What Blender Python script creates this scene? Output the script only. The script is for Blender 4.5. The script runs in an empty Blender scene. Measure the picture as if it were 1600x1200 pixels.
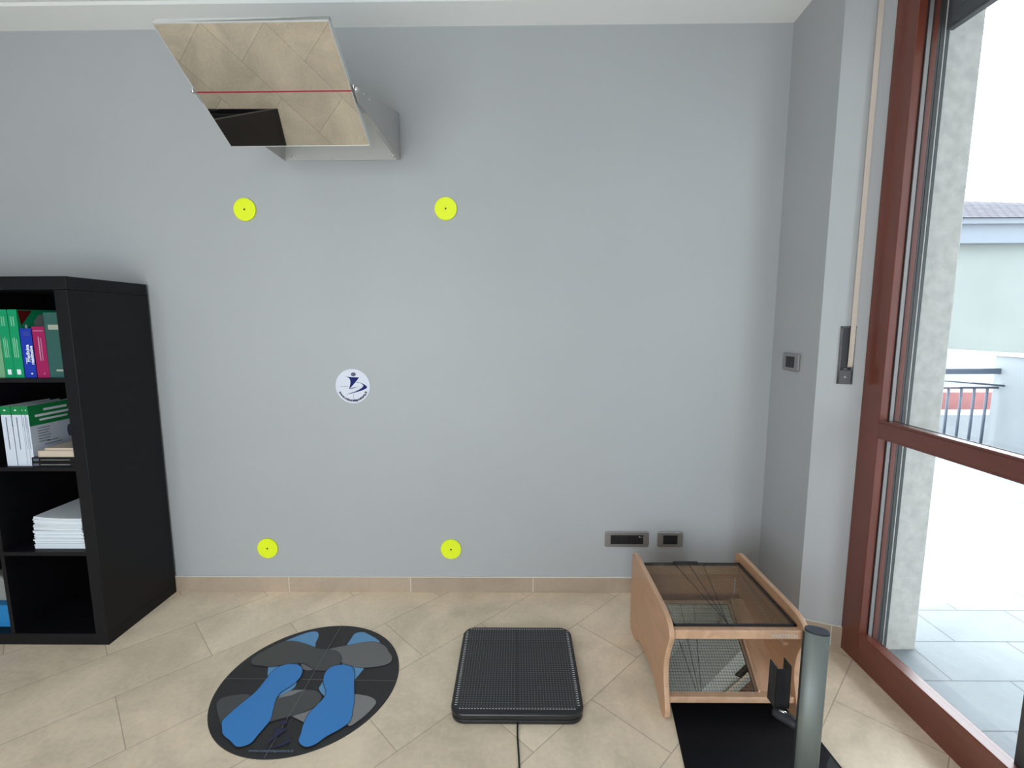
import bpy, bmesh, math, random
from math import sin, cos, pi, radians, sqrt
from mathutils import Vector, Matrix

random.seed(7)
sc = bpy.context.scene
COL = sc.collection

# ------------------------------------------------------------------ camera
CP = Vector((1.6860, -2.1991, 1.3095))
PIT, YAW, ROL, FPX = 0.1268, -0.0117, -0.0036, 744.5
F = Vector((sin(YAW) * cos(PIT), cos(YAW) * cos(PIT), -sin(PIT)))
R0 = Vector((cos(YAW), -sin(YAW), 0)); U0 = R0.cross(F)
RR = R0 * cos(ROL) + U0 * sin(ROL); UU = -R0 * sin(ROL) + U0 * cos(ROL)
cam = bpy.data.cameras.new('camera'); camo = bpy.data.objects.new('camera', cam); COL.objects.link(camo)
M4 = Matrix((RR, UU, -F)).transposed().to_4x4(); M4.translation = CP
camo.matrix_world = M4
cam.sensor_fit = 'HORIZONTAL'; cam.sensor_width = 36.0; cam.lens = FPX / 1600 * 36.0
cam.clip_start = 0.02; cam.clip_end = 200
sc.camera = camo

# ------------------------------------------------------------------ sky, sun, exposure
w = bpy.data.worlds.new('daylight sky'); sc.world = w; w.use_nodes = True
bg = w.node_tree.nodes['Background']
bg.inputs[0].default_value = (0.87, 0.935, 1.0, 1); bg.inputs[1].default_value = 9.0
sun = bpy.data.lights.new('sun', 'SUN'); sun.energy = 20.0; sun.angle = radians(0.6); sun.color = (1.0, 0.96, 0.88)
suno = bpy.data.objects.new('sun', sun); COL.objects.link(suno)
SD = Vector((1.0, 0.21, 0.90)).normalized()          # towards the sun
suno.rotation_euler = SD.to_track_quat('Z', 'Y').to_euler(); suno.location = (8, 2, 9)
sc.view_settings.view_transform = 'Standard'; sc.view_settings.look = 'None'
sc.view_settings.exposure = 0.0; sc.view_settings.gamma = 1.0
sc.view_settings.use_curve_mapping = False
sc.cycles.max_bounces = 10; sc.cycles.diffuse_bounces = 6; sc.cycles.glossy_bounces = 6
sc.cycles.transparent_max_bounces = 16; sc.cycles.sample_clamp_indirect = 6.0
sc.cycles.use_denoising = True
sc.cycles.caustics_reflective = False; sc.cycles.caustics_refractive = False

def portal(loc, rot, sx, sy):
    l = bpy.data.lights.new('sky portal', 'AREA'); l.shape = 'RECTANGLE'; l.size = sx; l.size_y = sy
    l.cycles.is_portal = True
    o = bpy.data.objects.new('sky portal', l); COL.objects.link(o); o.location = loc; o.rotation_euler = rot
portal((3.16, -1.40, 1.25), (0, radians(90), 0), 2.5, 2.0)
portal((0.60, -3.82, 1.00), (radians(90), 0, 0), 2.6, 1.9)

# ------------------------------------------------------------------ materials
def mat(name, col, rough=0.6, metal=0.0, spec=0.5, noise=0.0, nscale=8.0, bump=0.0, bscale=200.0, coat=0.0, stretch=None):
    m = bpy.data.materials.new(name); m.use_nodes = True
    nt = m.node_tree; b = nt.nodes['Principled BSDF']
    b.inputs['Base Color'].default_value = (*col, 1); b.inputs['Roughness'].default_value = rough
    b.inputs['Metallic'].default_value = metal; b.inputs['Specular IOR Level'].default_value = spec
    b.inputs['Coat Weight'].default_value = coat
    tc = nt.nodes.new('ShaderNodeTexCoord'); mp = nt.nodes.new('ShaderNodeMapping')
    nt.links.new(tc.outputs['Object'], mp.inputs[0])
    if stretch: mp.inputs['Scale'].default_value = stretch
    if noise:
        n = nt.nodes.new('ShaderNodeTexNoise'); n.inputs['Scale'].default_value = nscale; n.inputs['Detail'].default_value = 6
        nt.links.new(mp.outputs[0], n.inputs['Vector'])
        r = nt.nodes.new('ShaderNodeMapRange'); r.inputs[1].default_value = 0.3; r.inputs[2].default_value = 0.7
        r.inputs[3].default_value = 1 - noise; r.inputs[4].default_value = 1 + noise
        nt.links.new(n.outputs[0], r.inputs[0])
        mx = nt.nodes.new('ShaderNodeVectorMath'); mx.operation = 'SCALE'; mx.inputs[0].default_value = col
        nt.links.new(r.outputs[0], mx.inputs['Scale']); nt.links.new(mx.outputs[0], b.inputs['Base Color'])
    if bump:
        n = nt.nodes.new('ShaderNodeTexNoise'); n.inputs['Scale'].default_value = bscale; n.inputs['Detail'].default_value = 3
        nt.links.new(mp.outputs[0], n.inputs['Vector'])
        bp = nt.nodes.new('ShaderNodeBump'); bp.inputs['Strength'].default_value = bump; bp.inputs['Distance'].default_value = 0.002
        nt.links.new(n.outputs[0], bp.inputs['Height']); nt.links.new(bp.outputs[0], b.inputs['Normal'])
    return m

def glassmat(name, tint, refl=0.06):
    m = bpy.data.materials.new(name); m.use_nodes = True; nt = m.node_tree
    for n in list(nt.nodes):
        if n.type != 'OUTPUT_MATERIAL': nt.nodes.remove(n)
    out = [n for n in nt.nodes if n.type == 'OUTPUT_MATERIAL'][0]
    t = nt.nodes.new('ShaderNodeBsdfTransparent'); t.inputs[0].default_value = (*tint, 1)
    g = nt.nodes.new('ShaderNodeBsdfGlossy'); g.inputs['Roughness'].default_value = 0.0
    lw = nt.nodes.new('ShaderNodeLayerWeight'); lw.inputs[0].default_value = 0.5
    pw = nt.nodes.new('ShaderNodeMath'); pw.operation = 'POWER'; pw.inputs[1].default_value = 5.0
    nt.links.new(lw.outputs['Facing'], pw.inputs[0])
    fr = nt.nodes.new('ShaderNodeMath'); fr.operation = 'MULTIPLY_ADD'; fr.inputs[1].default_value = 0.5; fr.inputs[2].default_value = refl * 0.6
    nt.links.new(pw.outputs[0], fr.inputs[0])
    mx = nt.nodes.new('ShaderNodeMixShader')
    nt.links.new(fr.outputs[0], mx.inputs[0]); nt.links.new(t.outputs[0], mx.inputs[1]); nt.links.new(g.outputs[0], mx.inputs[2])
    nt.links.new(mx.outputs[0], out.inputs[0])
    return m

def tilemat(name, c1, c2, grout, tw, th, ang, off, mortar=0.004, rough=0.45, cloud=0.08, offv=0.5, spec=0.5):
    """running-bond stone tiles; object coords rotated by ang then shifted"""
    m = bpy.data.materials.new(name); m.use_nodes = True; nt = m.node_tree; b = nt.nodes['Principled BSDF']
    b.inputs['Roughness'].default_value = rough; b.inputs['Specular IOR Level'].default_value = spec
    tc = nt.nodes.new('ShaderNodeTexCoord')
    mp = nt.nodes.new('ShaderNodeMapping'); mp.vector_type = 'POINT'
    mp.inputs['Rotation'].default_value = (0, 0, ang); mp.inputs['Location'].default_value = (off[0], off[1], 0)
    nt.links.new(tc.outputs['Object'], mp.inputs[0])
    br = nt.nodes.new('ShaderNodeTexBrick'); br.offset = offv; br.squash = 1.0
    br.inputs['Color1'].default_value = (*c1, 1); br.inputs['Color2'].default_value = (*c2, 1); br.inputs['Mortar'].default_value = (*grout, 1)
    br.inputs['Scale'].default_value = 1.0; br.inputs['Mortar Size'].default_value = mortar / 2
    br.inputs['Mortar Smooth'].default_value = 0.1; br.inputs['Brick Width'].default_value = tw; br.inputs['Row Height'].default_value = th
    nt.links.new(mp.outputs[0], br.inputs['Vector'])
    n = nt.nodes.new('ShaderNodeTexNoise'); n.inputs['Scale'].default_value = 3.2; n.inputs['Detail'].default_value = 9; n.inputs['Roughness'].default_value = 0.62
    n.inputs['Distortion'].default_value = 0.6
    nt.links.new(tc.outputs['Object'], n.inputs['Vector'])
    n2 = nt.nodes.new('ShaderNodeTexNoise'); n2.inputs['Scale'].default_value = 60; n2.inputs['Detail'].default_value = 4
    nt.links.new(tc.outputs['Object'], n2.inputs['Vector'])
    ad = nt.nodes.new('ShaderNodeMath'); ad.operation = 'MULTIPLY_ADD'; ad.inputs[1].default_value = 0.25
    nt.links.new(n2.outputs[0], ad.inputs[0]); nt.links.new(n.outputs[0], ad.inputs[2])
    r = nt.nodes.new('ShaderNodeMapRange'); r.inputs[1].default_value = 0.42; r.inputs[2].default_value = 0.84
    r.inputs[3].default_value = 1 - cloud; r.inputs[4].default_value = 1 + cloud
    nt.links.new(ad.outputs[0], r.inputs[0])
    mx = nt.nodes.new('ShaderNodeVectorMath'); mx.operation = 'SCALE'
    nt.links.new(br.outputs['Color'], mx.inputs[0]); nt.links.new(r.outputs[0], mx.inputs['Scale'])
    nt.links.new(mx.outputs[0], b.inputs['Base Color'])
    bp = nt.nodes.new('ShaderNodeBump'); bp.inputs['Strength'].default_value = 0.4; bp.inputs['Distance'].default_value = 0.002; bp.invert = True
    nt.links.new(br.outputs['Fac'], bp.inputs['Height']); nt.links.new(bp.outputs[0], b.inputs['Normal'])
    return m

def woodmat(name, col, var=0.12, rough=0.4, scale=(3, 3, 40), spec=0.5):
    m = bpy.data.materials.new(name); m.use_nodes = True; nt = m.node_tree; b = nt.nodes['Principled BSDF']
    b.inputs['Roughness'].default_value = rough; b.inputs['Specular IOR Level'].default_value = spec
    tc = nt.nodes.new('ShaderNodeTexCoord'); mp = nt.nodes.new('ShaderNodeMapping'); mp.inputs['Scale'].default_value = scale
    nt.links.new(tc.outputs['Object'], mp.inputs[0])
    n = nt.nodes.new('ShaderNodeTexNoise'); n.inputs['Scale'].default_value = 1.0; n.inputs['Detail'].default_value = 8; n.inputs['Distortion'].default_value = 1.0
    nt.links.new(mp.outputs[0], n.inputs['Vector'])
    r = nt.nodes.new('ShaderNodeMapRange'); r.inputs[1].default_value = 0.3; r.inputs[2].default_value = 0.7
    r.inputs[3].default_value = 1 - var; r.inputs[4].default_value = 1 + var
    nt.links.new(n.outputs[0], r.inputs[0])
    mx = nt.nodes.new('ShaderNodeVectorMath'); mx.operation = 'SCALE'; mx.inputs[0].default_value = col
    nt.links.new(r.outputs[0], mx.inputs['Scale']); nt.links.new(mx.outputs[0], b.inputs['Base Color'])
    return m

WALL = mat('grey wall paint', (0.402, 0.410, 0.420), 0.55, noise=0.02, nscale=2.0, bump=0.08, bscale=350)
WHITE_WALL = mat('white plaster', (0.74, 0.75, 0.73), 0.8)
CEIL = mat('ceiling paint', (0.86, 0.87, 0.855), 0.85)
FLOOR = tilemat('beige stone floor tiles', (0.86, 0.715, 0.545), (0.74, 0.605, 0.455), (0.50, 0.40, 0.30),
                0.5966, 0.2983, -pi / 4, (-0.0005, 0.3621), 0.0032, 0.42, 0.19)
SKIRT = tilemat('beige skirting tile', (0.43, 0.335, 0.255), (0.38, 0.295, 0.225), (0.62, 0.57, 0.50), 0.6, 1.0, 0, (0.04, 0), 0.004, 0.4, 0.12, 0.0)
CAULK = mat('white caulk', (0.70, 0.68, 0.63), 0.7)
PAVE = tilemat('grey terrace paving', (0.235, 0.265, 0.285), (0.205, 0.235, 0.255), (0.09, 0.10, 0.12), 0.42, 0.222, 0, (0.262, 0.113), 0.006, 0.6, 0.14)
MAHOG = woodmat('mahogany', (0.152, 0.036, 0.020), 0.18, 0.24, (6, 6, 1.2), 0.8)
MAHOG_R = woodmat('mahogany rail', (0.148, 0.035, 0.020), 0.18, 0.24, (6, 1.2, 6), 0.8)
BEECH = woodmat('varnished beech plywood', (0.50, 0.275, 0.155), 0.10, 0.35, (5, 5, 26))
BEECH_E = woodmat('beech edge', (0.60, 0.37, 0.24), 0.14, 0.35, (20, 5, 20))
BLACKWOOD = woodmat('black brown shelf', (0.0040, 0.0036, 0.0052), 0.25, 0.5, (2, 2, 30), 0.28)
ALU = mat('brushed aluminium', (0.72, 0.73, 0.72), 0.45, 0.6, noise=0.05, nscale=3, stretch=(1, 1, 20))
ALU_D = mat('satin aluminium sheet', (0.52, 0.515, 0.50), 0.48, 0.65, noise=0.03)
STEEL = mat('polished steel', (0.8, 0.8, 0.8), 0.15, 1.0)
COLM = mat('anodised column', (0.165, 0.185, 0.172), 0.5, 0.35)
MIRROR = mat('mirror glass', (0.90, 0.89, 0.86), 0.0, 1.0)
RED = mat('red line', (0.34, 0.008, 0.035), 0.4)
YEL = mat('fluorescent yellow', (0.80, 0.93, 0.006), 0.55, noise=0.02, nscale=60)
BLK = mat('black plastic', (0.010, 0.010, 0.012), 0.35)
BLKM = mat('matt black', (0.014, 0.015, 0.018), 0.6)
CAPM = mat('dark blue grey cap', (0.045, 0.055, 0.075), 0.4)
RUBBER = mat('charcoal rubber', (0.024, 0.024, 0.025), 0.55, bump=0.15, bscale=700)
BASEPL = mat('black base plate', (0.0035, 0.0042, 0.0065), 0.5, spec=0.22)
PLATE = mat('force plate top', (0.015, 0.0155, 0.017), 0.5)
PLATE_S = mat('force plate rim', (0.013, 0.013, 0.014), 0.3)
GRIDL = mat('grey grid line', (0.17, 0.175, 0.18), 0.5)
TICK = mat('white tick', (0.62, 0.62, 0.62), 0.5)
FP = {k: mat(k, c, 0.5) for k, c in {
    'print blue': (0.045, 0.235, 0.60), 'print light blue': (0.125, 0.325, 0.580), 'print dark grey': (0.072, 0.074, 0.074),
    'print grey': (0.160, 0.160, 0.160), 'print light grey': (0.235, 0.235, 0.235), 'print outline': (0.010, 0.016, 0.045),
    'print navy': (0.014, 0.018, 0.060), 'print line': (0.15, 0.15, 0.155), 'print text': (0.12, 0.17, 0.25)}.items()}
STICK = mat('white sticker', (0.68, 0.70, 0.79), 0.5, spec=0.3)
NAVY = mat('navy ink', (0.008, 0.014, 0.13), 0.6, spec=0.15)
NAVY2 = mat('purple navy ink', (0.045, 0.035, 0.12), 0.4)
INK = mat('dark ink', (0.006, 0.008, 0.04), 0.6, spec=0.1)
FAINT = mat('faint grey line', (0.36, 0.42, 0.45), 0.5)
SW_FR = mat('brushed nickel switch frame', (0.34, 0.335, 0.33), 0.38, 0.75)
SW_BK = mat('switch module black', (0.012, 0.012, 0.014), 0.35)
BELT = mat('beige woven strap', (0.50, 0.42, 0.36), 0.8, noise=0.08, nscale=300)
CHROME = mat('chrome', (0.17, 0.165, 0.165), 0.22, 1.0)
GUIDE = mat('dark metal guide', (0.075, 0.078, 0.080), 0.5, 0.3)
BRUSH = mat('pale brush seal', (0.72, 0.74, 0.72), 0.7)
SPACER = mat('aluminium glazing spacer', (0.32, 0.29, 0.28), 0.5, 0.5)
CONC = mat('raw concrete', (0.54, 0.52, 0.485), 0.85, noise=0.13, nscale=26, bump=0.9, bscale=60)
SHUT = mat('dark shutter slats', (0.07, 0.075, 0.09), 0.5)
GLASS = glassmat('window glass', (0.95, 0.965, 0.96))
PGLASS = glassmat('footplate glass', (0.86, 0.87, 0.83))
PGRID = mat('etched grid', (0.16, 0.105, 0.075), 0.6)
PAPER = mat('white paper', (0.70, 0.74, 0.80), 0.8)
PAGES = mat('book pages', (0.62, 0.60, 0.55), 0.8)
BC = {k: mat('cover ' + k, c, 0.45, spec=0.25) for k, c in {
    'green': (0.005, 0.27, 0.11), 'pale green': (0.16, 0.36, 0.20), 'blue': (0.012, 0.035, 0.36), 'crimson': (0.30, 0.012, 0.09),
    'dark green': (0.030, 0.095, 0.085), 'white': (0.60, 0.64, 0.74), 'dark red': (0.10, 0.006, 0.006), 'grey': (0.24, 0.25, 0.24),
    'black': (0.006, 0.006, 0.008), 'beige': (0.55, 0.46, 0.37), 'mid green': (0.01, 0.20, 0.06), 'bright blue': (0.02, 0.20, 0.48),
    'ink white': (0.75, 0.80, 0.85), 'ink green': (0.20, 0.50, 0.32), 'ink pale': (0.32, 0.35, 0.28), 'ink grey': (0.10, 0.11, 0.15),
    'ink pink': (0.45, 0.22, 0.32)}.items()}
HOUSE = mat('pale green render', (0.105, 0.120, 0.117), 0.9, noise=0.06, nscale=0.5)
EAVE = mat('pale blue eaves', (0.088, 0.103, 0.125), 0.8)
ROOF = tilemat('grey roof tiles', (0.030, 0.032, 0.045), (0.042, 0.045, 0.06), (0.012, 0.012, 0.018), 0.3, 0.22, 0, (0, 0), 0.05, 0.95, 0.2, 0.5, 0.1)
RAIL = mat('blue grey painted steel', (0.05, 0.065, 0.095), 0.5, 0.2)
RENDER_W = mat('whitewashed concrete', (0.17, 0.19, 0.205), 0.9, noise=0.08, nscale=3)
SHED = mat('blue shed wall', (0.04, 0.06, 0.09), 0.8)
TERRA = mat('faded red roofing', (0.20, 0.075, 0.075), 0.8, noise=0.1, nscale=5)

# ------------------------------------------------------------------ mesh helpers
class MB:
    def __init__(s): s.v = []; s.f = []; s.mi = []; s.mats = []; s.sm = []
    def m(s, mt):
        if mt not in s.mats: s.mats.append(mt)
        return s.mats.index(mt)
    def add(s, vs, fs, mt, smooth=False):
        o = len(s.v); s.v += [tuple(v) for v in vs]; k = s.m(mt)
        for f in fs: s.f.append([i + o for i in f]); s.mi.append(k); s.sm.append(smooth)
        return s
    def box(s, a, b, mt, mtx=None):
        x0, y0, z0 = [min(a[i], b[i]) for i in range(3)]; x1, y1, z1 = [max(a[i], b[i]) for i in range(3)]
        vs = [Vector(p) for p in [(x0,y0,z0),(x1,y0,z0),(x1,y1,z0),(x0,y1,z0),(x0,y0,z1),(x1,y0,z1),(x1,y1,z1),(x0,y1,z1)]]
        if mtx: vs = [mtx @ v for v in vs]
        return s.add(vs, [(0,3,2,1),(4,5,6,7),(0,1,5,4),(1,2,6,5),(2,3,7,6),(3,0,4,7)], mt)
    def prism(s, pts, depth, mt, mtx=None, edge=None, smooth=False):
        """pts CCW in local xy, extruded 0..depth in local z, then mtx"""
        n = len(pts); vs = [Vector((p[0], p[1], 0)) for p in pts] + [Vector((p[0], p[1], depth)) for p in pts]
        if mtx: vs = [mtx @ v for v in vs]
        s.add(vs, [list(range(n))[::-1], list(range(n, 2 * n))], mt)
        e = edge or mt
        s.add(vs, [(i, (i + 1) % n, n + (i + 1) % n, n + i) for i in range(n)], e, smooth)
        return s
    def poly(s, pts3, mt): return s.add(pts3, [list(range(len(pts3)))], mt)
    def tube(s, path, r, mt, seg=10, cap=True):
        path = [Vector(p) for p in path]; rings = []; up = None
        for i, p in enumerate(path):
            t = (path[min(i + 1, len(path) - 1)] - path[max(i - 1, 0)]).normalized()
            if up is None:
                up = t.orthogonal().normalized()
            up = (up - t * up.dot(t)).normalized(); sd = t.cross(up)
            rr = r[i] if isinstance(r, (list, tuple)) else r
            rings.append([p + (up * cos(2*pi*k/seg) + sd * sin(2*pi*k/seg)) * rr for k in range(seg)])
        vs = [v for g in rings for v in g]; fs = []
        for i in range(len(path) - 1):
            for k in range(seg): fs.append((i*seg+k, i*seg+(k+1)%seg, (i+1)*seg+(k+1)%seg, (i+1)*seg+k))
        s.add(vs, fs, mt, True)
        if cap: s.add(rings[0], [list(range(seg))[::-1]], mt); s.add(rings[-1], [list(range(seg))], mt)
        return s
    def obj(s, name, parent=None, bevel=0.0, bseg=2, loc=None):
        me = bpy.data.meshes.new(name); me.from_pydata(s.v, [], s.f)
        for mt in s.mats: me.materials.append(mt)
        me.polygons.foreach_set('material_index', s.mi); me.polygons.foreach_set('use_smooth', s.sm)
        me.update()
        bm = bmesh.new(); bm.from_mesh(me); bmesh.ops.remove_doubles(bm, verts=bm.verts, dist=1e-6)
        bmesh.ops.recalc_face_normals(bm, faces=bm.faces)
        bm.to_mesh(me); bm.free()
        o = bpy.data.objects.new(name, me); COL.objects.link(o)
        if parent:
            o.parent = parent
            if parent.type == 'EMPTY' or parent.get('origin_world'):
                o.matrix_parent_inverse = parent_world(parent).inverted()
        if bevel:
            md = o.modifiers.new('bevel', 'BEVEL'); md.width = bevel; md.segments = bseg; md.limit_method = 'ANGLE'; md.angle_limit = radians(40)
        return o

def parent_world(p):
    return Matrix.LocRotScale(p.location, p.rotation_euler, p.scale) if p.parent is None else Matrix.Identity(4)

def thing(name, label, cat, loc=(0, 0, 0), group=None):
    o = bpy.data.objects.new(name, None); COL.objects.link(o); o.location = loc; o.empty_display_size = 0.05
    o['label'] = label; o['category'] = cat
    if group: o['group'] = group
    return o
def tag(o, label, cat, group=None):
    o['label'] = label; o['category'] = cat
    if group: o['group'] = group
    return o
def struct(o): o['kind'] = 'structure'; return o

def smooth_loop(P, n=6):
    """closed Catmull-Rom"""
    out = []; N = len(P)
    for i in range(N):
        p0, p1, p2, p3 = [Vector(P[(i + k - 1) % N]) for k in range(4)]
        for j in range(n):
            t = j / n
            out.append(0.5 * ((2*p1) + (-p0+p2)*t + (2*p0-5*p1+4*p2-p3)*t*t + (-p0+3*p1-3*p2+p3)*t*t*t))
    return out
def offset_loop(P, d):
    N = len(P); A = sum(P[i][0]*P[(i+1)%N][1] - P[(i+1)%N][0]*P[i][1] for i in range(N)); sg = 1 if A > 0 else -1
    out = []
    for i in range(N):
        t = (P[(i+1)%N] - P[i-1]); t = t.normalized() if t.length > 1e-9 else Vector((1, 0))
        out.append(P[i] + Vector((t[1], -t[0])) * d * sg)
    return out
def roundrect(x0, y0, x1, y1, r, n=8):
    out = []
    for cx_, cy_, a0 in ((x1-r, y0+r, -90), (x1-r, y1-r, 0), (x0+r, y1-r, 90), (x0+r, y0+r, 180)):
        for k in range(n + 1):
            a = radians(a0 + 90*k/n); out.append((cx_ + r*cos(a), cy_ + r*sin(a)))
    return out
def circle(cx_, cy_, r, n=48): return [(cx_ + r*cos(2*pi*k/n), cy_ + r*sin(2*pi*k/n)) for k in range(n)]

def ray(u, v): return F * FPX + RR * (u - 800) + UU * (600 - v)
def at_plane(u, v, ax, val):
    d = ray(u, v); t = (val - CP[ax]) / d[ax]; return CP + d * t

def text_faces(s, size, align='CENTER', bold=0.0):
    cu = bpy.data.curves.new('t', 'FONT'); cu.body = s; cu.size = size; cu.align_x = align; cu.align_y = 'CENTER'
    cu.resolution_u = 3; cu.offset = bold
    o = bpy.data.objects.new('t', cu); COL.objects.link(o)
    bpy.context.view_layer.update()
    me = o.to_mesh(); vs = [v.co.copy() for v in me.vertices]; fs = [list(p.vertices) for p in me.polygons]
    o.to_mesh_clear(); bpy.data.objects.remove(o); bpy.data.curves.remove(cu)
    return vs, fs
def add_text(mb, s, size, mtx, mt, bold=0.0, align='CENTER', fn=None):
    vs, fs = text_faces(s, size, align, bold)
    if fn: vs = [fn(v) for v in vs]
    mb.add([mtx @ v for v in vs], fs, mt)

# ------------------------------------------------------------------ room shell
H = 2.5627; XC = 2.855; XL = -2.4; YB = -3.6; XW = 2.994
RA = Vector((XC, -0.335, 0)); RD = Vector((0.926, -0.377, 0)).normalized(); RN = Vector((-0.377, -0.926, 0)).normalized()
YW0 = -0.395; YW1 = -2.36          # window opening in the right wall

struct(MB().box((XL - 0.2, YB - 0.2, -0.12), (XW + 0.01, 0.0, 0), FLOOR).obj('floor'))
cb = MB()
cb.add([(XL, 0.2, H), (XC + 0.6, 0.2, H), (XC + 0.6, 0, H), (XL, 0, H), (XL, -0.14, H + 0.012), (XC + 0.6, -0.14, H + 0.012), (XL, -0.15, H + 0.020), (XC+.6, -0.15, H + 0.020),
        (XL, YB - 0.2, H + 0.020), (XC + 0.6, YB - 0.2, H + 0.020)],
       [(0, 1, 2, 3), (3, 2, 5, 4), (4, 5, 7, 6), (6, 7, 9, 8)], CEIL)
cb.box((XL - 0.2, YB - 0.2, H + 0.05), (XC + 0.6, 0.2, H + 0.2), CEIL)
struct(cb.obj('ceiling'))
struct(MB().box((XL - 0.2, 0, -0.12), (XC + 0.2, 0.2, H + 0.06), WALL).obj('wall_front'))
struct(MB().box((XL - 0.2, YB - 0.2, -0.12), (XL, 0, H + 0.06), WALL).obj('wall_left'))
# back wall with a window opening
bw = MB(); wx0, wx1, wz0, wz1 = -0.7, 1.9, 0.05, 1.95
bw.box((XL, YB - 0.2, 0), (wx0, YB, H + .06), WALL); bw.box((wx1, YB - 0.2, 0), (XC + 0.3, YB, H + .06), WALL)
bw.box((wx0, YB - 0.2, 0), (wx1, YB, wz0), WALL); bw.box((wx0, YB - 0.2, wz1), (wx1, YB, H + .06), WALL)
struct(bw.obj('wall_back'))
# right wall: pillar with splayed reveal, pier between the two windows, lintels
rw = MB()
e = RA + RD * 0.1605
pl_ = [(XC, 0.0), (XC, -0.335), (e.x, e.y), (3.107, e.y), (3.107, 0.0)]
rw.prism(pl_, H + 0.06, WALL)
rw.box((XC, YW1, 0), (3.14, YB - 0.2, H + .06), WALL)
rw.box((XW, YW0, 2.50), (3.14, YW1, H + .06), WALL)
struct(rw.obj('wall_right'))

# skirting
ZS = 0.0762
sk = MB().box((0.0, -0.011, 0), (XC - 0.010, 0.0, ZS), SKIRT)
sk.box((XL, -0.011, 0), (0.0, 0.0, ZS), SKIRT)
sk.box((XL, -0.010, ZS), (XC - 0.010, 0.0, ZS + 0.003), CAULK)
struct(sk.obj('baseboard_front'))
sk = MB().box((XC - 0.010, -0.335, 0), (XC, 0, ZS + 0.008), SKIRT)
q = [RA, RA + RD * 0.158, RA + RD * 0.158 + RN * 0.010, RA + RN * 0.010 - RD * 0.006]
sk.prism([(p.x, p.y) for p in q][::-1], ZS + 0.010, SKIRT)
q = [RA, RA + RD * 0.158, RA + RD * 0.158 + RN * 0.008, RA + RN * 0.008 - RD * 0.004]
sk.prism([(p.x, p.y) for p in q][::-1], 0.003, CAULK, Matrix.Translation((0, 0, ZS + 0.010)))
struct(sk.obj('baseboard_right'))
struct(MB().box((XL, YB, 0), (XL + 0.01, -0.011, ZS), SKIRT).obj('baseboard_left'))

# ------------------------------------------------------------------ glazed door frames (window_1, window_2, window_3)
def glazed(name, y0, y1, ztop, stile=0.097, mull=()):
    root = struct(thing(name, 'mahogany framed glazed window', 'window', (XW, (y0 + y1) / 2, 0)))
    del root['label']; del root['category']
    XG = XW + 0.050
    f = MB()
    f.box((XW, y0, 0), (XG + 0.022, y0 - stile, ztop), MAHOG)
    f.box((XW, y1 + stile, 0), (XG + 0.022, y1, ztop), MAHOG)
    f.obj('stile', root, 0.002)
    f = MB()
    f.box((XW, y0 - stile, 0.0), (XW + 0.030, y1 + stile, 0.126), MAHOG_R)
    f.box((XW + 0.030, y0 - stile, 0.0), (XG + 0.022, y1 + stile, 0.100), MAHOG_R)
    f.obj('bottom_rail', root, 0.002)
    f = MB()
    f.box((XW, y0 - stile, 0.890), (XW + 0.030, y1 + stile, 0.957), MAHOG_R)
    f.box((XW - 0.004, y0 - stile, 0.898), (XW, y1 + stile, 0.949), MAHOG_R)
    f.box((XW + 0.030, y0 - stile, 0.893), (XG + 0.022, y1 + stile, 0.950), MAHOG_R)
    f.obj('transom', root, 0.002)
    MB().box((XW, y0 - stile, ztop - 0.1), (XG + 0.022, y1 + stile, ztop), MAHOG_R).obj('head_rail', root, 0.002)
    for ym in mull:
        MB().box((XW + 0.040, ym, 0.100), (XG + 0.022, ym - 0.05, 0.890), GUIDE).obj('mullion', root, 0.002)
    for z0, z1, nm in ((0.100, 0.893, 'lower_glass'), (0.950, ztop - 0.1, 'upper_glass')):
        g = MB().box((XG, y0 - stile, z0), (XG + 0.004, y1 + stile, z1), GLASS); g.obj(nm, root)
        s = MB(); a, b = y0 - stile, y1 + stile
        X0, X1 = XG - 0.018, XG - 0.003
        s.box((X0, a, z0), (X1, a - 0.003, z1), SPACER); s.box((X0, b, z0), (X1, b + 0.003, z1), SPACER)
        s.box((X0, a, z0), (X1, b, z0 + 0.0035), SPACER); s.box((X0, a, z1), (X1, b, z1 - 0.0035), SPACER)
        X0, X1 = XG - 0.021, XG - 0.018
        s.box((X0, a, z0), (X1, a - 0.005, z1), BLKM); s.box((X0, b, z0), (X1, b + 0.005, z1), BLKM)
        s.box((X0, a, z0), (X1, b, z0 + 0.005), BLKM); s.box((X0, a, z1), (X1, b, z1 - 0.005), BLKM)
        X0, X1 = XG - 0.003, XG - 0.0005
        s.box((X0, a, z0), (X1, a - 0.005, z1), BLKM); s.box((X0, a, z0), (X1, b, z0 + 0.005), BLKM)
        s.obj('glazing_seal', root)
    return root
glazed('window_1', YW0, YW1, 2.50, 0.097, (-1.027,))
root = struct(thing('window_2', 'x', 'x', ((wx0 + wx1) / 2, YB, wz0))); del root['label']; del root['category']
f = MB()
for a, b in (((wx0, wz0), (wx0 + .07, wz1)), ((wx1 - .07, wz0), (wx1, wz1)), ((wx0, wz0), (wx1, wz0 + .07)), ((wx0, wz1 - .07), (wx1, wz1)), ((0.56, wz0), (0.64, wz1))):
    f.box((a[0], YB - 0.1, a[1]), (b[0], YB - 0.03, b[1]), MAHOG)
f.obj('window_frame', root)
MB().box((wx0, YB - 0.07, wz0), (wx1, YB - 0.066, wz1), GLASS).obj('glass', root)

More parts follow.
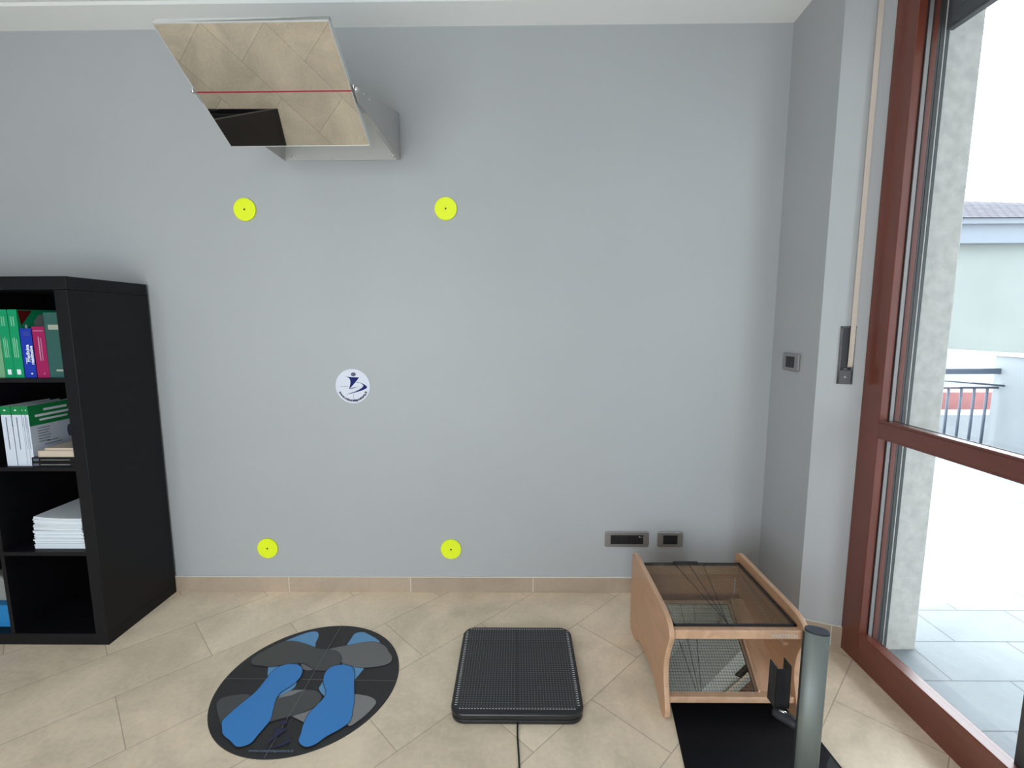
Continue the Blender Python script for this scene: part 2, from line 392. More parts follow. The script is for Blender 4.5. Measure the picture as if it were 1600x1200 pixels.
# shutter guide and the lowered edge of the roller shutter, outside the glass
sg = MB()
sg.box((3.070, YW0, 0.0), (3.0895, YW0 - 0.092, 2.5), GUIDE); sg.box((3.0895, YW0, 0.0), (3.0915, YW0 - 0.095, 2.5), BRUSH)
sg.box((3.0915, YW0, 0.0), (3.106, YW0 - 0.092, 2.5), GUIDE)
sg.box((3.076, YW0 - 0.092, 0.0), (3.084, YW0 - 0.094, 2.5), GUIDE)
tr = struct(sg.obj('trim_1'))
rs = thing('roller_shutter', 'dark roller shutter edge hanging above the glazed door, almost fully raised', 'shutter', (3.11, -1.4, 2.262))
for k in range(5):
    z0 = 2.268 + k * 0.046
    MB().box((3.100, YW0 - 0.090, z0), (3.114, YW1 + 0.02, z0 + 0.043), SHUT).obj('slat', rs, 0.004)
MB().box((3.096, YW0 - 0.090, 2.258), (3.118, YW1 + 0.02, 2.266), GUIDE).obj('bottom_bar', rs)

# ------------------------------------------------------------------ bookshelf
SY0, SY1 = -0.4055, -0.0135; HS = 1.49; T = 0.05; CW = 0.3360; ZC = [0.05 + k * (CW + 0.016) for k in range(4)]
XCOL = []; x = -T
bk = thing('cube_bookshelf', 'tall black cube bookshelf with books and papers against the grey wall', 'bookshelf', (-0.37, -0.21, 0))
NCOL = 2
for k in range(NCOL): XCOL.append((x - CW, x)); x -= CW + 0.016
XS0 = x + 0.016 - T
MB().box((-T, SY0, T), (0, SY1, HS - T), BLACKWOOD).obj('side_panel', bk, 0.0012)
MB().box((XS0, SY0, T), (XS0 + T, SY1, HS - T), BLACKWOOD).obj('side_panel', bk, 0.0012)
MB().box((XS0, SY0, HS - T + 0.0008), (0, SY1, HS), BLACKWOOD).obj('top_panel', bk, 0.0012)
MB().box((XS0, SY0, 0), (0, SY1, T - 0.0008), BLACKWOOD).obj('bottom_panel', bk, 0.0012)
for k in range(1, 4):
    MB().box((XS0 + T, SY0 + 0.003, ZC[k] - 0.016), (-T, SY1, ZC[k]), BLACKWOOD).obj('shelf', bk, 0.0008)
for k in range(NCOL - 1):
    for r in range(4):
        MB().box((XCOL[k][0] - 0.016, SY0 + 0.001, ZC[r]), (XCOL[k][0], SY1, ZC[r] + CW), BLACKWOOD).obj('divider', bk, 0.0008)
MB().box((XS0 + T, SY1 - 0.006, T), (-T, SY1, HS - T), BLACKWOOD).obj('back_panel', bk)

def stand_book(label, cat, xa, xb, yf, z0, h, d, cover, group=None, name='book', bands=(), lean=0.0, extra=None):
    """book standing on z0, spine facing the front (−Y)"""
    root = thing(name, label, cat, ((xa + xb) / 2, yf + d / 2, z0), group)
    t = xb - xa; loc = Matrix.Translation((xa, yf, z0)) @ Matrix.Rotation(lean, 4, 'Y')
    m = MB(); c = 0.003
    m.box((0, 0, 0), (t, c, h), cover, loc); m.box((0, 0, 0), (c * .7, d, h), cover, loc); m.box((t - c * .7, 0, 0), (t, d, h), cover, loc)
    for z_0, z_1, mm in bands:
        m.box((-0.0004, -0.0005, z_0), (t + 0.0004, d * 0.998, z_1), mm, loc) if mm in (BC['mid green'],) else m.box((0.003, -0.0006, z_0), (t - 0.003, 0.0, z_1), mm, loc)
    if extra: extra(m, loc, t, h, d)
    m.obj('cover', root, 0.0006)
    MB().box((c * .7, c, 0.004), (t - c * .7, d - 0.004, h - 0.004), PAGES, loc).obj('pages', root)
    return root

YF = -0.386; Z3 = ZC[3] + 0.0005
def green_spine(m, loc, t, h, d):
    for k, (a, b) in enumerate(((.22, .58), (.40, .60), (.60, .57))):
        m.box((t * a, -0.0006, h * 0.30), (t * a + t * .09, 0, h * (b)), BC['ink green'], loc)
    for a in (.30, .55):
        m.box((t * a, -0.0006, h * 0.76), (t * a + t * .10, 0, h * 0.90), BC['ink green'], loc)
    m.box((t * .28, -0.0006, h * 0.05), (t * .68, 0, h * 0.125), BC['ink white'], loc)
def green_cover(m, loc, t, h, d):
    green_spine(m, loc, t, h, d); X = t + 0.0004
    m.add([loc @ Vector(p) for p in ((X, 0.004, h - 0.003), (X, 0.012, h - 0.062), (X, 0.060, h - 0.003))], [(0, 1, 2)], BC['dark red'])
    m.box((X - .0002, 0.026, h - 0.082), (X + .0002, 0.034, h - 0.058), BC['ink white'], loc)
    m.add([loc @ Vector((X, y_, z_)) for y_, z_ in ((0.062, h - 0.10), (0.062, h - 0.045), (0.085, h - 0.018), (d - 0.002, h - 0.018), (d - 0.002, h - 0.10))], [(0, 1, 2, 3, 4)], BC['grey'])
stand_book('pale green book spine at the left edge of the top row of books', 'book', -0.345, -0.298, YF, Z3, 0.255, 0.19, BC['pale green'], name='book')
stand_book('green book with pale spine lettering, left one of the matching green pair', 'book', -0.2955, -0.2605, YF, Z3, 0.262, 0.19, BC['green'], extra=green_spine)
stand_book('green book with pale spine lettering, right one of the matching pair beside the blue book', 'book', -0.2595, -0.2225, YF, Z3, 0.262, 0.19, BC['green'], extra=green_cover)
def blue_spine(m, loc, t, h, d):
    B = loc @ Matrix.Translation((0, -0.0007, 0)) @ Matrix.Rotation(radians(90), 4, 'X') @ Matrix.Rotation(radians(90), 4, 'Z')
    # local x runs up the spine, local y to the left
    add_text(m, 'Medicina', 0.0185, B @ Matrix.Translation((h * 0.50, -t * 0.50, 0)), BC['ink white'], 0.0006)
    add_text(m, 'riabilitativa', 0.0165, B @ Matrix.Translation((h * 0.46, -t * 0.80, 0)), BC['ink white'], 0.0006)
    m.box((t * .28, -0.0006, h * 0.28), (t * .31, 0, h * 0.42), BC['ink white'], loc)
    for q_ in (.86, .89, .92): m.box((t * .30, -0.0006, h * q_), (t * .80, 0, h * (q_ + .008)), BC['ink grey'], loc)
    m.box((t * .55, -0.0006, h * 0.07), (t * .68, 0, h * 0.10), BC['ink white'], loc)
stand_book('blue book with white vertical title on its spine, between green and crimson books', 'book', -0.2215, -0.1725, YF, Z3, 0.190, 0.18, BC['blue'], extra=blue_spine)
def crim(m, loc, t, h, d):
    m.box((t * .1, -0.0006, h * 0.91), (t * .9, 0, h * 0.925), BC['ink pink'], loc)
    m.box((t * .40, -0.0006, h * 0.34), (t * .50, 0, h * 0.80), BC['ink pink'], loc)
    m.box((t * .60, -0.0006, h * 0.34), (t * .66, 0, h * 0.78), BC['ink pink'], loc)
    m.box((t * .55, -0.0006, h * 0.07), (t * .65, 0, h * 0.10), BC['ink pink'], loc)
stand_book('crimson book with faded spine title to the right of the blue book', 'book', -0.1715, -0.1235, YF, Z3, 0.197, 0.18, BC['crimson'], extra=crim)
def dkg(m, loc, t, h, d):
    m.box((t * .22, -0.0006, h * 0.74), (t * .88, 0, h * 0.815), BC['ink pale'], loc)
    m.box((t * .40, -0.0006, h * 0.10), (t * .78, 0, h * 0.13), BC['ink pale'], loc)
stand_book('wide dark green book at the right end of the top row, against the shelf side', 'book', -0.1225, -0.0525, YF, Z3, 0.250, 0.20, BC['dark green'], extra=dkg)
Z2 = ZC[2] + 0.0005
G_ = BC['mid green']; W_ = BC['white']
def wg(h_split):
    def fn(m, loc, t, h, d):
        m.box((-0.0004, -0.0005, h * 0.86), (t + 0.0004, 0.0, h + 0.0003), G_, loc)
        m.box((t - 0.0001, 0.0, h * h_split), (t + 0.0004, d, h + 0.0003), G_, loc)
        m.box((t * .44, -0.0006, h * 0.28), (t * .52, 0, h * 0.82), BC['ink grey'], loc)
        m.box((t * .35, -0.001, h * 0.925), (t * .55, 0, h * 0.945), BC['ink white'], loc)
    return fn
def wgc(m, loc, t, h, d):
    wg(0.66)(m, loc, t, h, d)
    X = t + 0.0008
    def bar(y0, y1, z0, z1, mt): m.box((X - 0.0004, d * y0, h * z0), (X, d * y1, h * z1), mt, loc)
    bar(.30, .80, .885, .925, BC['ink white']); bar(.12, .85, .80, .84, BC['ink white']); bar(.20, .80, .725, .76, BC['ink white'])
    for k in range(6): bar(.14, .40 - .02 * (k % 3), .60 - k * .045, .612 - k * .045, BC['ink grey'])
    bar(.30, .55, .36, .372, BC['ink grey']); bar(.25, .62, .31, .322, BC['ink grey'])
    m.add([loc @ Vector((X + 0.0002, d * (.80 + .05 * cos(a)), h * (.46 + .11 * sin(a)))) for a in [2*pi*k/20 for k in range(20)]], [list(range(20))], BC['ink grey'])
LN = 0.0
stand_book('thick white book with green top band, leftmost in the second row', 'book', -0.3385, -0.2985, YF, Z2, 0.240, 0.20, W_, 'white and green books on the second shelf', lean=LN, extra=wg(.66))
stand_book('thick white book with green top band, second from left in the second row', 'book', -0.2950, -0.2575, YF, Z2, 0.240, 0.20, W_, 'white and green books on the second shelf', lean=LN, extra=wg(.66))
stand_book('thin white book with green top band, between the thick pair and the cover-out book', 'book', -0.2560, -0.2440, YF, Z2, 0.240, 0.20, W_, 'white and green books on the second shelf', lean=LN, extra=wg(.66))
stand_book('thin white and green book at the right of the second row, its printed cover visible', 'book', -0.2430, -0.2290, YF, Z2, 0.240, 0.20, W_, 'white and green books on the second shelf', lean=LN, extra=wgc)

def flat_book(label, x0, x1, y0, y1, z0, z1, cover, pages, cat='book', line=False, name='book', group=None):
    root = thing(name, label, cat, ((x0 + x1) / 2, (y0 + y1) / 2, z0), group)
    c = 0.0022; m = MB()
    m.box((x0, y0, z0), (x1, y1, z0 + c), cover); m.box((x0, y0, z1 - c), (x1, y1, z1), cover); m.box((x0, y0, z0), (x0 + c, y1, z1), cover)
    if line:
        m.box((x0, y0 - 0.0004, z0), (x1, y0 + 0.002, z1), cover)
        m.box((x0 + 0.035, y0 - 0.0012, (z0 + z1) / 2 - 0.001), (x1 - 0.02, y0 - 0.0003, (z0 + z1) / 2 + 0.001), BC['ink pale'])
        m.box((x0 + 0.006, y0 - 0.0012, z0 + 0.005), (x0 + 0.028, y0 - 0.0003, z1 - 0.004), BC['ink grey'])
    m.obj('cover', root, 0.0005)
    MB().box((x0 + c, y0 + 0.003, z0 + c), (x1 - 0.003, y1 - 0.003, z1 - c), pages).obj('pages', root)
flat_book('flat black case at the bottom of the pile on the second shelf', -0.226, -0.054, -0.399, -0.22, Z2, Z2 + 0.0185, BC['black'], BC['black'], 'case', True, 'flat_case')
flat_book('flat black case lying on the other, under the beige book', -0.226, -0.054, -0.398, -0.22, Z2 + 0.019, Z2 + 0.0375, BC['black'], BC['black'], 'case', True, 'flat_case')
flat_book('thick beige book lying on the flat black cases', -0.205, -0.055, -0.392, -0.24, Z2 + 0.038, Z2 + 0.063, BC['beige'], BC['beige'])
flat_book('thin beige book lying on top of the thick beige book', -0.180, -0.056, -0.388, -0.25, Z2 + 0.0635, Z2 + 0.0735, BC['beige'], BC['beige'])

# paper stacks, third row
Z1 = ZC[1] + 0.0005
def ream(label, x0, x1, z0, z1, n, seed, curl=0.0):
    rnd = random.Random(seed); m = MB(); dz = (z1 - z0) / n
    for k in range(n):
        a = x0 + rnd.uniform(-.004, .004); b = x1 + rnd.uniform(-.0015, .0015); y0 = -0.375 + rnd.uniform(-.003, .003); y1 = -0.16
        z = z0 + k * dz; c = curl * (0.35 + 0.65 * k / n)
        nseg = 8; top = []; bot = []
        for i in range(nseg + 1):
            t = i / nseg; X = a + (b - a) * t; bend = c * ((1 - t) ** 3)
            top.append((X, z + dz * 0.86 + bend)); bot.append((X, z + bend))
        prof = bot + top[::-1]
        M = Matrix(((1, 0, 0, 0), (0, 0, 1, y0), (0, 1, 0, 0), (0, 0, 0, 1)))
        m.prism(prof, y1 - y0, PAPER, M)
    return tag(m.obj('paper_stack'), label, 'paper', 'white paper stacks on the third shelf')
ream('white paper stack at the bottom of the pile on the third shelf', -0.284, -0.076, Z1, Z1 + 0.041, 9, 1)
ream('white paper stack in the middle of the pile on the third shelf', -0.282, -0.080, Z1 + 0.0415, Z1 + 0.078, 8, 2)
ream('white paper stack with curled left edge on top of the pile', -0.278, -0.083, Z1 + 0.0785, Z1 + 0.128, 10, 3, 0.010)
ream('white papers in the second column, cut off by the left picture edge', -0.70, -0.428, Z1, Z1 + 0.045, 9, 4)
# fourth row, second column
b = thing('storage_box', 'bright blue box in the bottom row at the left picture edge', 'box', (-0.53, -0.27, ZC[0]))
MB().box((-0.62, -0.365, 0.0505), (-0.44, -0.18, 0.130), BC['bright blue']).obj('box_body', b, 0.002)
MB().box((-0.625, -0.368, 0.1305), (-0.436, -0.178, 0.150), BC['bright blue']).obj('lid', b, 0.002)
tag(MB().prism([(-0.60, 0.151), (-0.445, 0.151), (-0.437, 0.19), (-0.455, 0.235), (-0.50, 0.262), (-0.58, 0.25)], 0.14, BC['grey'], Matrix(((1, 0, 0, 0), (0, 0, 1, -0.34), (0, 1, 0, 0), (0, 0, 0, 1)))).obj('folded_bag', None, 0.008), 'grey folded bag lying on top of the blue box', 'bag')

# ------------------------------------------------------------------ posture mirror on wall bracket
mc = Vector((0.9135, -0.588, 2.0424)); TILT = radians(31.7); MWD, MH = 0.499, 0.4007
def rz(a): return Matrix.Rotation(a, 4, 'Z')
BAS = Matrix.Translation(mc) @ rz(-0.0073) @ Matrix.Rotation(0.0015, 4, 'Y') @ Matrix(((1, 0, 0, 0), (0, -cos(TILT), sin(TILT), 0), (0, sin(TILT), cos(TILT), 0), (0, 0, 0, 1)))
# local x right, local y up along the mirror (towards its raised front edge), local z into the panel
pm = thing('tilted_wall_mirror', 'tilted square mirror with red centre line held on an aluminium wall bracket', 'mirror', (0.917, 0, 2.12))
h2, w2 = MH / 2, MWD / 2; TH = 0.021
fr = MB()
for a, b in (((-w2, -h2), (-w2 + .002, h2)), ((w2 - .002, -h2), (w2, h2)), ((-w2, -h2), (w2, -h2 + .002)), ((-w2, h2 - .002), (w2, h2))):
    fr.box((a[0], a[1], -0.0006), (b[0], b[1], TH), ALU, BAS)
fr.box((-w2, -h2, 0.0045), (w2, h2, TH), ALU, BAS)
frm = fr.obj('mirror_frame', pm, 0.0006)
MB().box((-w2 + .002, -h2 + .002, 0.0), (w2 - .002, h2 - .002, 0.004), MIRROR, BAS).obj('mirror_glass', frm)
MB().box((-w2, -0.0022, -0.0006), (w2, 0.0022, 0.0), RED, BAS).obj('centre_line', frm)
# bracket
XF0, XF1 = 0.6615, 1.1735; ZB0, ZB1 = 2.0245, 2.2175
tipY, tipZ = -0.612, 2.042
MYZ = lambda X: Matrix(((0, 0, 1, X), (1, 0, 0, 0), (0, 1, 0, 0), (0, 0, 0, 1)))
fl = [(0, ZB0), (0, ZB1), (-0.596, 2.061), (-0.603, 2.053), (-0.600, 2.046), (-0.560, ZB0), (-0.32, ZB0)]
flr = MB().prism(fl[::-1], 0.002, ALU_D, MYZ(XF1 - 0.002)).obj('side_flange', pm)
fll = MB().prism(fl[::-1], 0.002, ALU_D, MYZ(XF0)).obj('side_flange', pm)
MB().box((XF0, -0.002, ZB0), (XF1, 0, ZB1), ALU_D).box((XF0 + .002, -0.012, ZB0), (XF0 + 0.0045, -0.002, ZB1), ALU_D).obj('back_plate', pm)
MB().box((XF1 - 0.016, -0.315, ZB0 - 0.0005), (XF1 - 0.002, -0.002, ZB0 + 0.0015), ALU_D).obj('bottom_lip', flr)
for xb in (0.700, 1.142):
    MB().tube([(xb, -0.0021, 2.040), (xb, -0.006, 2.040), (xb, -0.008, 2.040)], [0.0065, 0.006, 0.003], STEEL, 12).obj('bolt', pm)
for xa, xb, par in ((XF1, XF1 + 0.010, flr), (XF0, XF0 - 0.010, fll)):
    MB().tube([(xa, -0.590, 2.045), ((xa + xb) / 2, -0.590, 2.045), (xb, -0.590, 2.045)], [0.008, 0.008, 0.005], STEEL, 14).obj('pivot_bolt', par)
for k in range(3):
    yy = -0.50 + 0.06 * k; zz = 2.073 + 0.009 * k
    MB().tube([(XF1, yy, zz), (XF1 + 0.0015, yy, zz)], 0.004, STEEL, 8).obj('rivet', flr)

# ------------------------------------------------------------------ yellow discs and logo disc
MXZ = lambda Y: Matrix(((1, 0, 0, 0), (0, 0, 1, Y), (0, 1, 0, 0), (0, 0, 0, 1)))
for (xx, zz, lab) in ((0.471, 1.817, 'upper left yellow disc marker on the wall, under the mirror'), (1.369, 1.815, 'upper right yellow disc marker on the wall, right of the mirror bracket'),
                      (0.464, 0.2235, 'lower left yellow disc marker just above the skirting, near the bookshelf'), (1.361, 0.2205, 'lower right yellow disc marker just above the skirting, behind the square force plate')):
    d = thing('wall_disc', lab, 'wall marker', (xx, 0, zz), 'yellow wall discs')
    MB().prism(circle(xx, zz, 0.0495, 56), 0.009, YEL, MXZ(-0.009)).obj('disc', d, 0.0012)
    MB().tube([(xx, -0.0088, zz), (xx, -0.0102, zz)], 0.004, BLK, 12).obj('centre_pin', d)

lx, lz, lr = 0.9175, 1.021, 0.0805
ld = MB().prism(circle(lx, lz, lr, 64), 0.004, STICK, MXZ(-0.004))
def L(px, py):      # zoomed artwork coordinates (1200 px wide crop of 60 px) on the wall
    p = at_plane(523 + px / 20, 575 + py / 20, 1, -0.004); return p
def wall_shape(mb, pts, mt, eps=0.0006, sm=False):
    P = [L(*p) for p in pts]
    mb.poly([(p.x, -0.004 - eps, p.z) for p in P], mt)
FN = {'faint': [[(175, 565), (430, 565), (430, 588), (175, 588)], [(582, 800), (600, 800), (600, 960), (582, 960)]]}
for pts in FN['faint']: wall_shape(ld, pts, FAINT, 0.0003)
wall_shape(ld, [(582 + 80*cos(a), 198 + 60*sin(a)) for a in [2*pi*k/24 for k in range(24)]], NAVY2)
body = [(335, 262), (420, 275), (560, 285), (680, 290), (765, 290), (700, 380), (600, 500), (520, 590), (450, 660), (470, 580), (490, 480), (490, 400), (465, 330), (410, 290)]
wall_shape(ld, body, NAVY)
wall_shape(ld, [(450, 655), (470, 632), (560, 615), (820, 578), (700, 602), (560, 637)], NAVY)
for q_ in ([(660, 440), (740, 445), (840, 470), (840, 488), (760, 460), (665, 452)],
           [(840, 470), (930, 515), (1000, 570), (1018, 610), (960, 655), (880, 640), (880, 590), (895, 545), (840, 488)],
           [(880, 590), (880, 640), (960, 655), (830, 710), (640, 765), (640, 735), (780, 665)],
           [(640, 735), (640, 765), (480, 805), (340, 832), (470, 790)]):
    wall_shape(ld, q_, NAVY)
def arc(v):
    R_ = lr * 0.83; a = -pi / 2 + v.x / R_; rr = R_ - v.y
    return Vector((rr * cos(a), rr * sin(a), 0))
MW = Matrix(((1, 0, 0, lx), (0, 0, 1, -0.0048), (0, 1, 0, lz), (0, 0, 0, 1)))
add_text(ld, 'www.misuralapostura.it', 0.0165, MW, INK, 0.0007, 'CENTER', arc)
tag(ld.obj('logo_disc'), 'round white sticker with navy figure emblem in the middle of the wall', 'sticker')

# ------------------------------------------------------------------ sockets and switches
def plate(name, label, cat, mtx, w_, h_, mods, inner):
    """mtx: local x right, local y up, local z out of the wall"""
    root = thing(name, label, cat, mtx.translation)
    o = MB().prism(roundrect(-w_/2, -h_/2, w_/2, h_/2, 0.009, 5), 0.0085, SW_FR, mtx); ob = o.obj('frame', root, 0.0035, 3)
    iw, ih = inner
    for k in range(mods):
        a = -iw/2 + iw * k / mods; b_ = a + iw / mods
        m = MB().box((a + .0002, -ih/2, 0.006), (b_ - .0002, ih/2, 0.0098), SW_BK, mtx)
        m.box((a + .003, -ih/2 + .003, 0.0098), (b_ - .003, ih/2 - .003, 0.0108), SW_BK, mtx)
        m.obj('module', root, 0.0006)
    return root
WM = lambda x, z: Matrix(((1, 0, 0, x), (0, 0, -1, 0), (0, 1, 0, z), (0, 0, 0, 1)))
s7 = plate('wall_socket', 'wide brushed metal socket plate with black modules low on the wall', 'socket', WM(2.212, 0.2725), 0.212, 0.078, 6, (0.157, 0.045))
m = MB(); Mx = WM(2.212, 0.2725)
m.box((0.057, 0.012, 0.0108), (0.062, 0.017, 0.0112), TICK, Mx); m.box((0.064, 0.012, 0.0108), (0.072, 0.014, 0.0112), TICK, Mx); m.obj('marking', [c for c in s7.children if c.name.startswith('frame')][0])
s3 = plate('wall_socket', 'small brushed metal socket plate beside the wide one, above the wooden box', 'socket', WM(2.4205, 0.272), 0.122, 0.077, 1, (0.069, 0.045))
for dx in (-0.012, 0, 0.012):
    MB().tube([WM(2.4205, 0.272) @ Vector((dx, 0, 0.0106)), WM(2.4205, 0.272) @ Vector((dx, 0, 0.0112))], 0.0028, BLKM, 10).obj('socket_hole', s3)
SM = Matrix(((0, 0, -1, XC), (-1, 0, 0, -0.161), (0, 1, 0, 1.142), (0, 0, 0, 1)))
plate('light_switch', 'square looking brushed metal light switch on the side of the window pillar', 'switch', SM, 0.120, 0.075, 2, (0.062, 0.047))

# shutter strap winder on the splayed reveal
def RM(s, z, out=0.0):
    o = RA + RD * s + RN * out
    return Matrix(((RD.x, 0, RN.x, o.x), (RD.y, 0, RN.y, o.y), (0, 1, 0, z), (0, 0, 0, 1)))
wd = thing('strap_winder', 'chrome shutter strap winder set in the window reveal', 'strap winder', (RA + RD * 0.091 + Vector((0, 0, 1.184))))
B_ = RM(0.091, 1.184)
m = MB(); m.box((-0.0245, -0.109, 0.0), (-0.017, 0.109, 0.006), CHROME, B_).box((0.017, -0.109, 0.0), (0.0245, 0.109, 0.006), CHROME, B_)
m.box((-0.0245, -0.109, 0.0), (0.0245, -0.056, 0.006), CHROME, B_); m.box((-0.0245, 0.103, 0.0), (0.0245, 0.109, 0.006), CHROME, B_)
m.obj('cover_plate', wd, 0.0012)
MB().box((-0.017, -0.056, 0.0002), (0.017, 0.103, 0.0012), BLK, B_).obj('slot', wd)
MB().tube([B_ @ Vector((0, -0.083, 0.006)), B_ @ Vector((0, -0.083, 0.008))], 0.004, STEEL, 10).obj('screw', wd)
MB().tube([B_ @ Vector((-0.014, -0.052, 0.0095)), B_ @ Vector((0.014, -0.052, 0.0095))], 0.003, CHROME, 10).obj('roller', wd)
st = MB(); path = [(-0.045, 0.0025), (-0.043, 0.009), (-0.03, 0.013), (0.02, 0.015), (0.15, 0.015), (1.40, 0.015)]
for (a, oa), (b_, ob_) in zip(path[:-1], path[1:]):
    vs = [B_ @ Vector(p) for p in ((0.004, a, oa), (0.020, a, oa), (0.020, b_, ob_), (0.004, b_, ob_), (0.004, a, oa + .0014), (0.020, a, oa + .0014), (0.020, b_, ob_ + .0014), (0.004, b_, ob_ + .0014))]
    st.add(vs, [(0,3,2,1),(4,5,6,7),(0,1,5,4),(1,2,6,5),(2,3,7,6),(3,0,4,7)], BELT)
tag(st.obj('shutter_strap'), 'beige woven shutter strap hanging down beside the mahogany frame', 'strap')

# ------------------------------------------------------------------ round footprint mat
mx0, my0, mr = 0.9165, -0.599, 0.3205
fm = MB().prism(circle(mx0, my0, mr, 96), 0.0025, RUBBER)
def G4(px, py): p = at_plane(300 + px / 4.4444, 950 + py / 4.4444, 2, 0.0026); return Vector((p.x, p.y))
lay = [0.0026]
def foot(pts, mt, outline=None, n=5, sm=True):
    P = [G4(*p) for p in pts]; P = smooth_loop(P, n) if sm else P
    if outline:
        lay[0] += 0.00012; Q = offset_loop(P, outline); fm.poly([(p[0], p[1], lay[0]) for p in Q], FP['print outline'])
    lay[0] += 0.00012; fm.poly([(p[0], p[1], lay[0]) for p in P], mt)
LB, LG, DG, MG, BL = FP['print light blue'], FP['print light grey'], FP['print dark grey'], FP['print grey'], FP['print blue']
foot([(625,245),(720,200),(800,172),(850,163),(875,172),(878,200),(860,240),(850,275),(780,290),(700,270)], LB, .001)
foot([(530,412),(620,405),(735,385),(742,400),(640,440),(528,492),(525,450)], LB, .001, sm=False)
foot([(590,612),(650,565),(720,512),(728,520),(715,550),(660,595),(600,617)], LB, .001, sm=False)
foot([(1075,262),(1105,215),(1130,180),(1165,170),(1200,172),(1240,192),(1280,215),(1300,245),(1200,280),(1100,275)], LB, .001)
foot([(1035,385),(1120,400),(1195,422),(1130,502),(1120,430)], LB, .001, sm=False)
foot([(910,512),(880,560),(895,590),(918,612),(940,605),(930,560)], LB, .001, sm=False)
foot([(755,388),(790,398),(845,432),(800,438),(765,425)], MG, .001, sm=False)
foot([(945,292),(1080,262),(1200,240),(1280,238),(1340,268),(1365,305),(1385,335),(1387,360),(1372,385),(1310,406),(1190,418),(1110,405),(1040,380),(990,330)], MG, .0014)
foot([(412,375),(430,345),(520,290),(620,243),(690,232),(780,250),(880,285),(950,292),(1005,303),(1035,335),(1036,375),(1000,415),(930,437),(870,435),(830,418),(790,393),(740,385),(650,393),(560,410),(480,405),(425,395)], DG, .0014)
foot([(172,700),(178,655),(220,625),(300,608),(385,605),(420,640),(330,720),(215,810),(188,765)], DG)
foot([(580,640),(660,588),(720,572),(800,572),(800,600),(680,640)], LG, .001, sm=False)
foot([(560,650),(620,628),(690,612),(740,590),(800,574),(860,578),(893,605),(896,640),(855,688),(780,725),(690,755),(600,778),(530,792),(490,740)], DG, .001)
foot([(695,757),(790,727),(850,700),(880,660),(900,700),(840,800),(770,795)], LG, None, sm=False)
foot([(1110,610),(1200,612),(1258,632),(1278,658),(1262,690),(1220,735),(1160,785),(1085,822),(1080,700)], LG)
foot([(210,795),(245,755),(330,680),(440,590),(515,500),(570,435),(640,400),(710,395),(755,412),(766,450),(740,500),(680,550),(615,592),(583,640),(563,710),(545,780),(500,838),(455,890),(410,942),(350,967),(305,965),(270,930),(218,885),(210,840)], BL, .0022)
foot([(1000,405),(1060,400),(1108,415),(1127,455),(1125,540),(1127,640),(1118,700),(1100,785),(1040,838),(930,900),(860,950),(800,970),(762,958),(742,925),(757,880),(780,800),(820,730),(880,670),(922,620),(932,580),(915,530),(915,490),(930,450),(960,420)], BL, .0022)
z = lay[0] + 0.0002
fm.poly([(mx0 - .0011, my0 - mr, z), (mx0 + .0011, my0 - mr, z), (mx0 + .0011, my0 + mr, z), (mx0 - .0011, my0 + mr, z)], FP['print line'])
for a_, b_ in ((G4(236, 496), G4(530, 499)), (G4(766, 501), G4(918, 504)), (G4(1128, 507), G4(1425, 511))):
    fm.poly([(a_.x, a_.y - .0010, z), (b_.x, b_.y - .0010, z), (b_.x, b_.y + .0010, z), (a_.x, a_.y + .0010, z)], FP['print line'])
# small emblem and address, on the viewer's side of the mat
def emb(pts, mt, s=0.62):
    zz_ = z + 0.0002
    fm.poly([(mx0 + (px - 600) * 0.000125, my0 - 0.247 - (py - 500) * 0.000155, zz_) for px, py in pts], mt)
emb([(582 + 80*cos(a), 140 + 70*sin(a)) for a in [2*pi*k/20 for k in range(20)]], FP['print navy'], .9)
for q_ in (body, [(450, 655), (470, 632), (560, 615), (820, 578), (700, 602), (560, 637)],
           [(660, 440), (740, 445), (840, 470), (840, 488), (760, 460), (665, 452)],
           [(840, 470), (930, 515), (1000, 570), (1018, 610), (960, 655), (880, 640), (880, 590), (895, 545), (840, 488)],
           [(880, 590), (880, 640), (960, 655), (830, 710), (640, 765), (640, 735), (780, 665)],
           [(640, 735), (640, 765), (480, 805), (340, 832), (470, 790)]):
    emb(q_, FP['print navy'], .9)
add_text(fm, 'www.misuralapostura.it', 0.0145, Matrix.Translation((mx0 + 0.008, -0.895, z + 0.0002)), FP['print text'], 0.0003)
fmo = tag(fm.obj('footprint_mat'), 'round charcoal mat printed with blue and grey footprints on the tiled floor', 'mat')

# ------------------------------------------------------------------ square force plate
fp = thing('force_plate', 'square black platform with fine grey grid on the floor', 'platform', (1.6825, -0.585, 0))
px0, px1, py0, py1 = 1.460, 1.905, -0.790, -0.335
MB().prism(roundrect(px0 + .002, py0 + .002, px1 - .002, py1 - .002, 0.046, 10), 0.015, PLATE_S, Matrix.Translation((0, 0, 0.001))).obj('base_shell', fp, 0.004, 3)
MB().prism(roundrect(px0 + .006, py0 + .006, px1 - .006, py1 - .006, 0.042, 10), 0.004, BLKM, Matrix.Translation((0, 0, 0.0155))).obj('gap_seal', fp)
MB().prism(roundrect(px0, py0, px1, py1, 0.048, 10), 0.020, PLATE_S, Matrix.Translation((0, 0, 0.019))).obj('top_shell', fp, 0.006, 4)
gt = MB(); zt = 0.0392
gt.prism(roundrect(px0 + .009, py0 + .012, px1 - .009, py1 - .009, 0.040, 10), 0.0004, PLATE, Matrix.Translation((0, 0, zt - 0.0002)))
gx0, gx1, gy0, gy1 = px0 + .022, px1 - .022, py0 + .030, py1 - .022; zg = zt + 0.0004
nx = 40; ny = 40
